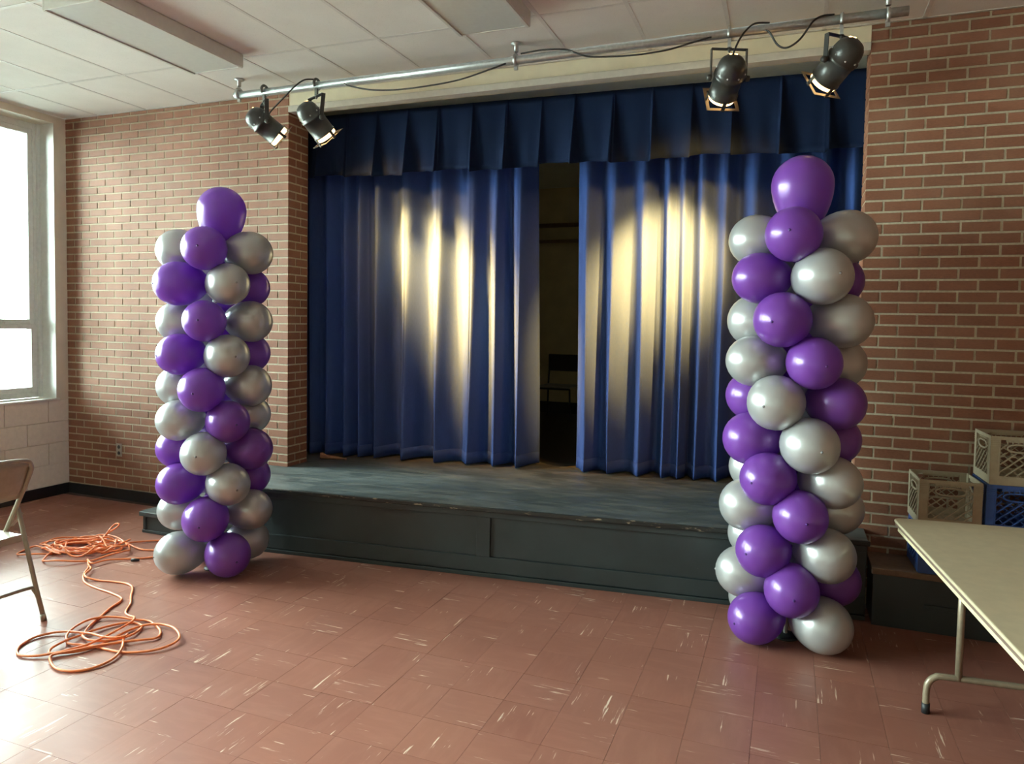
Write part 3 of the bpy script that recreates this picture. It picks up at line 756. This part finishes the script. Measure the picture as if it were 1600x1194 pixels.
TAILS = [[[1.886,-1.198],[1.927,-1.091],[1.865,-.96],[1.929,-.87],[2.027,-.80],[2.2,-.76]],[[1.681,-.958],[1.812,-.957],[1.917,-.986],[2.037,-1.016],[2.128,-.998],[2.26,-.93],[2.42,-.84]],[[1.924,-1.334],[2.04,-1.388],[2.061,-1.296],[2.159,-1.196],[2.249,-1.132],[2.36,-1.0],[2.45,-.9]],
         [[1.662,-1.332],[1.546,-1.332],[1.341,-1.281],[1.335,-1.381],[1.388,-1.448],[1.468,-1.453],[1.525,-1.4],[1.579,-1.335],[1.601,-1.255]],
         [[1.372,-1.249],[1.325,-1.137],[1.355,-1.033],[1.457,-.971],[1.535,-.912],[1.688,-.915],[1.869,-.969],[1.996,-1.06],[2.032,-1.133],[1.995,-1.218],[1.954,-1.32],[1.889,-1.398],[1.803,-1.459],[1.7,-1.475],[1.641,-1.443],[1.585,-1.35],[1.583,-1.263]]]
RC = .0062
cord = thing('extension_cord', (2.4, -1.6, 0), 'long orange extension cord lying in two tangled piles on the red floor', 'cord')
rr = random.Random(11)
def floor_path(p, zs): return smooth_path([(x, y, z) for (x, y), z in zip(p, zs)], 5)
def wavez(n, a, hi): return [RC + max(0, hi*(.5+.5*sin(i*a))) for i in range(n)]
mb = MB()
mb.tube(floor_path(PA, [RC if i < 11 else RC+.012*(.5+.5*sin(i*.55)) for i in range(len(PA))]), RC, 8)
mb.tube(floor_path(PB, [RC+.013 if i < 4 else (RC if i < 12 else RC+.022*(.5+.5*sin(i*.4+2))) for i in range(len(PB))]), RC, 8)
for i, p in enumerate(TAILS): mb.tube(floor_path(p, wavez(len(p), .9+.2*i, .006+.004*i)), RC, 8)
obj('cord', mb, 'orange', cord)
mb = MB()
ux, uy = Vector((.538, .24)), Vector((.486, -.378))          # long and short directions of the far pile
ux.normalize(); uy.normalize()
for k in range(11):
    cx = Vector((1.665, -1.15)) + ux*rr.uniform(-.07, .07)+uy*rr.uniform(-.05, .07)
    a, b, th, h = rr.uniform(.14, .27), rr.uniform(.07, .17), rr.uniform(-.5, .5), .008+.0045*k
    p = []
    for q in range(12):
        an = 2*pi*q/12; e = Vector((a*cos(an)*rr.uniform(.85, 1.15), b*sin(an)*rr.uniform(.8, 1.2)))
        e = Vector((e.x*cos(th)-e.y*sin(th), e.x*sin(th)+e.y*cos(th))); w2 = cx+ux*e.x+uy*e.y
        p.append((w2.x, w2.y, RC + h*rr.uniform(.2, 1.3)))
    mb.tube(smooth_path(p, 4, closed=True), RC, 7, closed=True)
lp_ = [(1.66, -1.03, .03), (1.69, -.99, .07), (1.735, -.94, .115), (1.735, -.925, .135), (1.70, -.935, .128), (1.69, -.98, .085), (1.69, -1.03, .035), (1.74, -1.08, .02), (1.80, -1.10, .012)]
mb.tube(smooth_path(lp_, 6), RC, 8)
obj('tangle', mb, 'orange', cord)
obj('plug', MB().tube([(2.19, -1.214, .010), (2.215, -1.20, .010), (2.235, -1.188, .008)], [.010, .010, .006], 8), 'cap', cord)

# ------------------------------------------------------------------ folding chair by the window
def folding_chair(name, rear, label):
    """faces -X; rear[0], rear[1] = floor point of the rear leg on the +Y side"""
    x, y = rear; wd = .44
    t = thing(name, (x-.3, y-wd/2, 0), label, 'chair')
    r = .0125; ya, yb = y, y-wd
    P = lambda dx, yy, z: (x+dx, yy, z)
    # back uprights run down to the front feet and join over the top
    fa, fb = ya-.02, yb+.02
    top = [P(-.56, fa, .012), P(-.28, fa, .46), P(-.16, fa, .66), P(-.065, fa, .825), P(-.044, fa-.012, .872), P(-.035, fa-.05, .900), P(-.031, (fa+fb)/2, .910),
           P(-.035, fb+.05, .900), P(-.044, fb+.012, .872), P(-.065, fb, .825), P(-.16, fb, .66), P(-.28, fb, .46), P(-.56, fb, .012)]
    obj('back_frame', MB().tube(smooth_path(top, 5), r, 10), 'tan_metal', t)
    for yy in (ya, yb):
        obj('rear_leg', MB().tube([P(-.002, yy, .012), P(-.055, yy, .16), P(-.195, yy, .60), P(-.20, yy, .615)], [.0125, .0125, .0125, .008], 10), 'tan_metal', t)
        obj('foot_cap', MB().tube([P(.0, yy, 0), P(-.012, yy, .035)], .0155, 10), 'tan_metal', t)
    for yy in (fa, fb): obj('foot_cap', MB().tube([P(-.567, yy, 0), P(-.545, yy, .035)], .0155, 10), 'tan_metal', t)
    cb = [P(-.04, ya, .115), P(-.062, ya-.012, .165), P(-.068, ya-.05, .185), P(-.068, yb+.05, .185), P(-.062, yb+.012, .165), P(-.04, yb, .115)]
    obj('rear_stretcher', MB().tube(smooth_path(cb, 5), .0095, 10), 'tan_metal', t)
    obj('front_stretcher', MB().tube([P(-.50, fa, .105), P(-.50, fb, .105)], .0095, 10), 'tan_metal', t)
    # seat pan with a turned-down lip
    n = 8; s = MB(); vs, fs = [], []
    sx0, sx1, sy0, sy1 = -.55, -.135, yb+.030, ya-.030
    for i in range(n+1):
        for k in range(n+1):
            u, v = i/n, k/n
            dip = -.012*(1-(2*u-1)**2)*(1-(2*v-1)**2) - .012*max(0, .15-u)/.15
            vs.append((x+sx0+(sx1-sx0)*u, sy0+(sy1-sy0)*v, .474+.014*(1-u)*0+dip))
    m1 = n+1
    for i in range(n):
        for k in range(n): fs.append((i*m1+k, (i+1)*m1+k, (i+1)*m1+k+1, i*m1+k+1))
    s.add(vs, fs, True)
    s.box(x+sx0, x+sx1, sy0-.003, sy0, .436, .475).box(x+sx0, x+sx1, sy1, sy1+.003, .436, .475).box(x+sx1, x+sx1+.003, sy0, sy1, .436, .475).box(x+sx0-.003, x+sx0, sy0, sy1, .436, .475)
    obj('seat', s, 'seat_tan', t)
    # backrest panel, curved, wrapped by the frame
    vs, fs = [], []; nz, ny = 6, 12
    for i in range(nz+1):
        for k in range(ny+1):
            u, v = i/nz, k/ny; z = .675+.228*u; yy = fb+.006+(fa-fb-.012)*v
            if i == nz: z -= .040*max(0, abs(2*v-1)-.75)/.25
            vs.append((x-.150+.108*u**.9+.022*(1-(2*v-1)**2)+.004, yy, z))
    for i in range(nz):
        for k in range(ny): a = i*(ny+1)+k; fs.append((a, a+1, a+ny+2, a+ny+1))
    o = obj('backrest', MB().add(vs, fs, True), 'tan_metal', t)
    md = o.modifiers.new('thick', 'SOLIDIFY'); md.thickness = .006
    for yy, s in ((ya, 1), (yb, -1)):
        obj('hinge_link', MB().bar(P(-.185, yy+s*.004, .56), P(-.255, yy+s*.004, .50), .005, .018, (0, 1, 0)), 'tan_metal', t)
        obj('rivet', MB().lathe([(0, .006), (.007, .004), (.008, 0)], 8, P(-.185, yy+s*.012, .575), (0, s, 0)), 'tan_metal', t)
    return t
folding_chair('folding_chair', (2.585, -2.12), 'tan metal folding chair on the red floor beside the orange cord')

# ------------------------------------------------------------------ folding table
def table(corner, ang, label):
    """corner = far corner next to the stage; table runs towards the camera (local -Y) and away to local +X"""
    W, L, zt = .762, 1.83, .742
    t = thing('folding_table', (corner[0], corner[1], 0), label, 'table', rotz=ang)
    def rounded(ins, rad, n=6):
        x0, x1, y0, y1 = ins, W-ins, -L+ins, -ins; out = []
        for cx, cy2, a0 in ((x1-rad, y1-rad, 0), (x0+rad, y1-rad, 90), (x0+rad, y0+rad, 180), (x1-rad, y0+rad, 270)):
            out += [(cx+rad*cos(radians(a0+90*k/n)), cy2+rad*sin(radians(a0+90*k/n))) for k in range(n+1)]
        return out
    obj('tabletop', MB().prism(rounded(0, .045), zt-.014, zt), 'table', t, local=True, bevel=.005)
    obj('edge_band', MB().prism(rounded(.004, .042), zt-.027, zt-.0142), 'tband', t, local=True)
    ap = MB(); i_ = .022
    ap.box(i_, i_+.012, -L+i_, -i_, zt-.062, zt-.027).box(W-i_-.012, W-i_, -L+i_, -i_, zt-.062, zt-.027).box(i_+.012, W-i_-.012, -i_-.012, -i_, zt-.062, zt-.027).box(i_+.012, W-i_-.012, -L+i_, -L+i_+.012, zt-.062, zt-.027)
    obj('apron', ap, 'tapron', t, local=True)
    for yy in (-.50, -L+.30):
        lg = thing_part('leg_frame', t)
        pth = [(.052, yy, .012), (.052, yy, .10), (.060, yy, .140), (.085, yy, .165), (.125, yy, .172), (W/2, yy, .172), (W-.125, yy, .172), (W-.085, yy, .165), (W-.060, yy, .140), (W-.052, yy, .10), (W-.052, yy, .012)]
        obj('foot_bar', MB().tube(smooth_path(pth, 4), .0145, 10), 'leg', lg, local=True)
        for xx in (.175, W-.175): obj('post', MB().tube([(xx, yy, .165), (xx, yy, zt-.03)], .0150, 10), 'leg', lg, local=True)
        for xx in (.052, W-.052): obj('foot_cap', MB().tube([(xx, yy, 0), (xx, yy, .045)], .0175, 10), 'cap', lg, local=True)
        dy = -.26 if yy > -1 else .26
        obj('brace', MB().tube(smooth_path([(.19, yy, zt-.17), (.215, yy+dy*.25, zt-.115), (.28, yy+dy*.5, zt-.085), (.34, yy+dy*.7, zt-.05), (.36, yy+dy*.8, zt-.03)], 5), .008, 8), 'white', lg, local=True)
    return t
def thing_part(name, parent):
    o = bpy.data.objects.new(name, None); link(o, parent); return o
table((6.905, -.792), radians(5.5), 'beige folding table with brown edge band before the crates')

# ------------------------------------------------------------------ milk crates
def crate(loc, rot, mat, label):
    t = thing('milk_crate', loc, label, 'crate', 'plastic crates stacked by the brick wall', rotz=radians(rot))
    S, Hc, th = .306, .2645, .010; h = S/2
    for sx in (-1, 1):
        for sy in (-1, 1):
            m = MB(); x0, y0 = sx*h, sy*h
            m.box(min(x0, x0-sx*.040), max(x0, x0-sx*.040), min(y0, y0-sy*th), max(y0, y0-sy*th), .006, Hc)
            m.box(min(x0, x0-sx*th), max(x0, x0-sx*th), min(y0-sy*th, y0-sy*.040), max(y0-sy*th, y0-sy*.040), .006, Hc)
            for k in range(4):     # ribs near the top of each corner
                z = Hc-.022-.011*k
                m.box(min(x0+sx*.002, x0-sx*.042), max(x0+sx*.002, x0-sx*.042), min(y0+sy*.003, y0), max(y0+sy*.003, y0), z, z+.004)
            obj('corner_post', m, mat, t, local=True)
    bs = MB().box(-h+.006, h-.006, -h+.006, h-.006, .0005, .008)
    obj('base', bs, mat, t, local=True)
    for q in range(4):
        R = Matrix.Rotation(q*pi/2, 4, 'Z')
        m = MB(); yo, yi = -h, -h+.007
        m.box(-h+.040, h-.040, yo, yi, Hc-.018, Hc); m.box(-h+.040, h-.040, yo, yi, .006, .050)
        m.box(-h+.040, -h+.046, yo-.003, yi, .05, Hc-.018); m.box(h-.046, h-.040, yo-.003, yi, .05, Hc-.018)
        for k in range(7):         # short ribs under the rim
            xx = -.075+.025*k
            m.box(xx-.002, xx+.002, yo-.002, yi, Hc-.045, Hc-.018)
        m.box(-.082, .082, yo+.001, yi, Hc-.030, Hc-.018)
        m.xf(R); obj('side_frame', m, mat, t, local=True)
        m = MB()                   # hand hole rim
        ring = [(.052*cos(a)*(1 if abs(cos(a)) < .999 else 1)+(.022 if cos(a) > 0 else -.022), -h+.003, Hc-.062+.021*sin(a)) for a in [2*pi*k/20 for k in range(20)]]
        m.tube(ring, .0055, 6, closed=True)
        m.xf(R); obj('handle_rim', m, mat, t, local=True)
        m = MB()                   # diagonal lattice below the hand hole
        a0, a1, z0, z1 = -h+.046, h-.046, .050, Hc-.030
        def seg(c, sgn):
            pts = []
            for k in range(81):
                xx = a0+(a1-a0)*k/80; zz = c+sgn*(xx-a0)*.85
                inside = z0 <= zz <= z1 and not ((abs(xx) < .078) and zz > Hc-.088)
                pts.append((xx, zz) if inside else None)
            run = []
            for p in pts+[None]:
                if p: run.append(p)
                else:
                    if len(run) > 3: m.bar((run[0][0], -h+(.002 if sgn > 0 else .006), run[0][1]), (run[-1][0], -h+(.002 if sgn > 0 else .006), run[-1][1]), (.008 if sgn > 0 else .004), (.0056 if sgn > 0 else .0044), (0, 0, 1))
                    run = []
        for k in range(10):
            seg(z0-.19+.042*k, 1); seg(z0+.042*k, -1)
        m.xf(R); o = obj('lattice', m, mat, t, local=True); o['kind'] = 'stuff'
    return t
L0, LH = .336, .2655
crate((7.245, -.183, L0), 2, 'crate_u', 'blue plastic crate on the platform under the lower beige crate')
crate((7.570, -.178, L0), 1, 'crate_u', 'blue plastic crate on the platform under the other blue crate')
crate((7.238, -.185, L0+LH), 2, 'crate_b', 'open beige plastic crate beside the blue crate, next to the bare brick')
crate((7.562, -.180, L0+LH), 1, 'crate_u', 'blue plastic crate carrying the topmost beige crate')
crate((7.566, -.184, L0+2*LH), 2, 'crate_b', 'topmost beige plastic crate stacked on a blue crate')

# ------------------------------------------------------------------ chairs behind the curtains
def back_chair(loc, label):
    t = thing('stacking_chair', loc, label, 'chair', 'chairs behind the curtains')
    x, y, z = loc
    for sx in (-1, 1):
        obj('leg', MB().tube([(x+sx*.22, y-.20, z), (x+sx*.20, y-.18, z+.40)], .012, 8), 'chair_black', t)
        obj('leg', MB().tube([(x+sx*.22, y+.22, z), (x+sx*.20, y+.18, z+.42), (x+sx*.20, y+.24, z+.80)], .012, 8), 'chair_black', t)
    obj('seat', MB().box(x-.21, x+.21, y-.21, y+.19, z+.41, z+.435), 'chair_seat', t, bevel=.008)
    obj('seat_rail', MB().box(x-.20, x+.20, y-.19, y-.17, z+.385, z+.408), 'chair_black', t)
    obj('backrest', MB().box(x-.22, x+.22, y+.225, y+.255, z+.60, z+.82), 'chair_black', t, bevel=.008)
back_chair((3.62, 4.0, .468), 'black-backed chair with pale seat seen between the curtains')
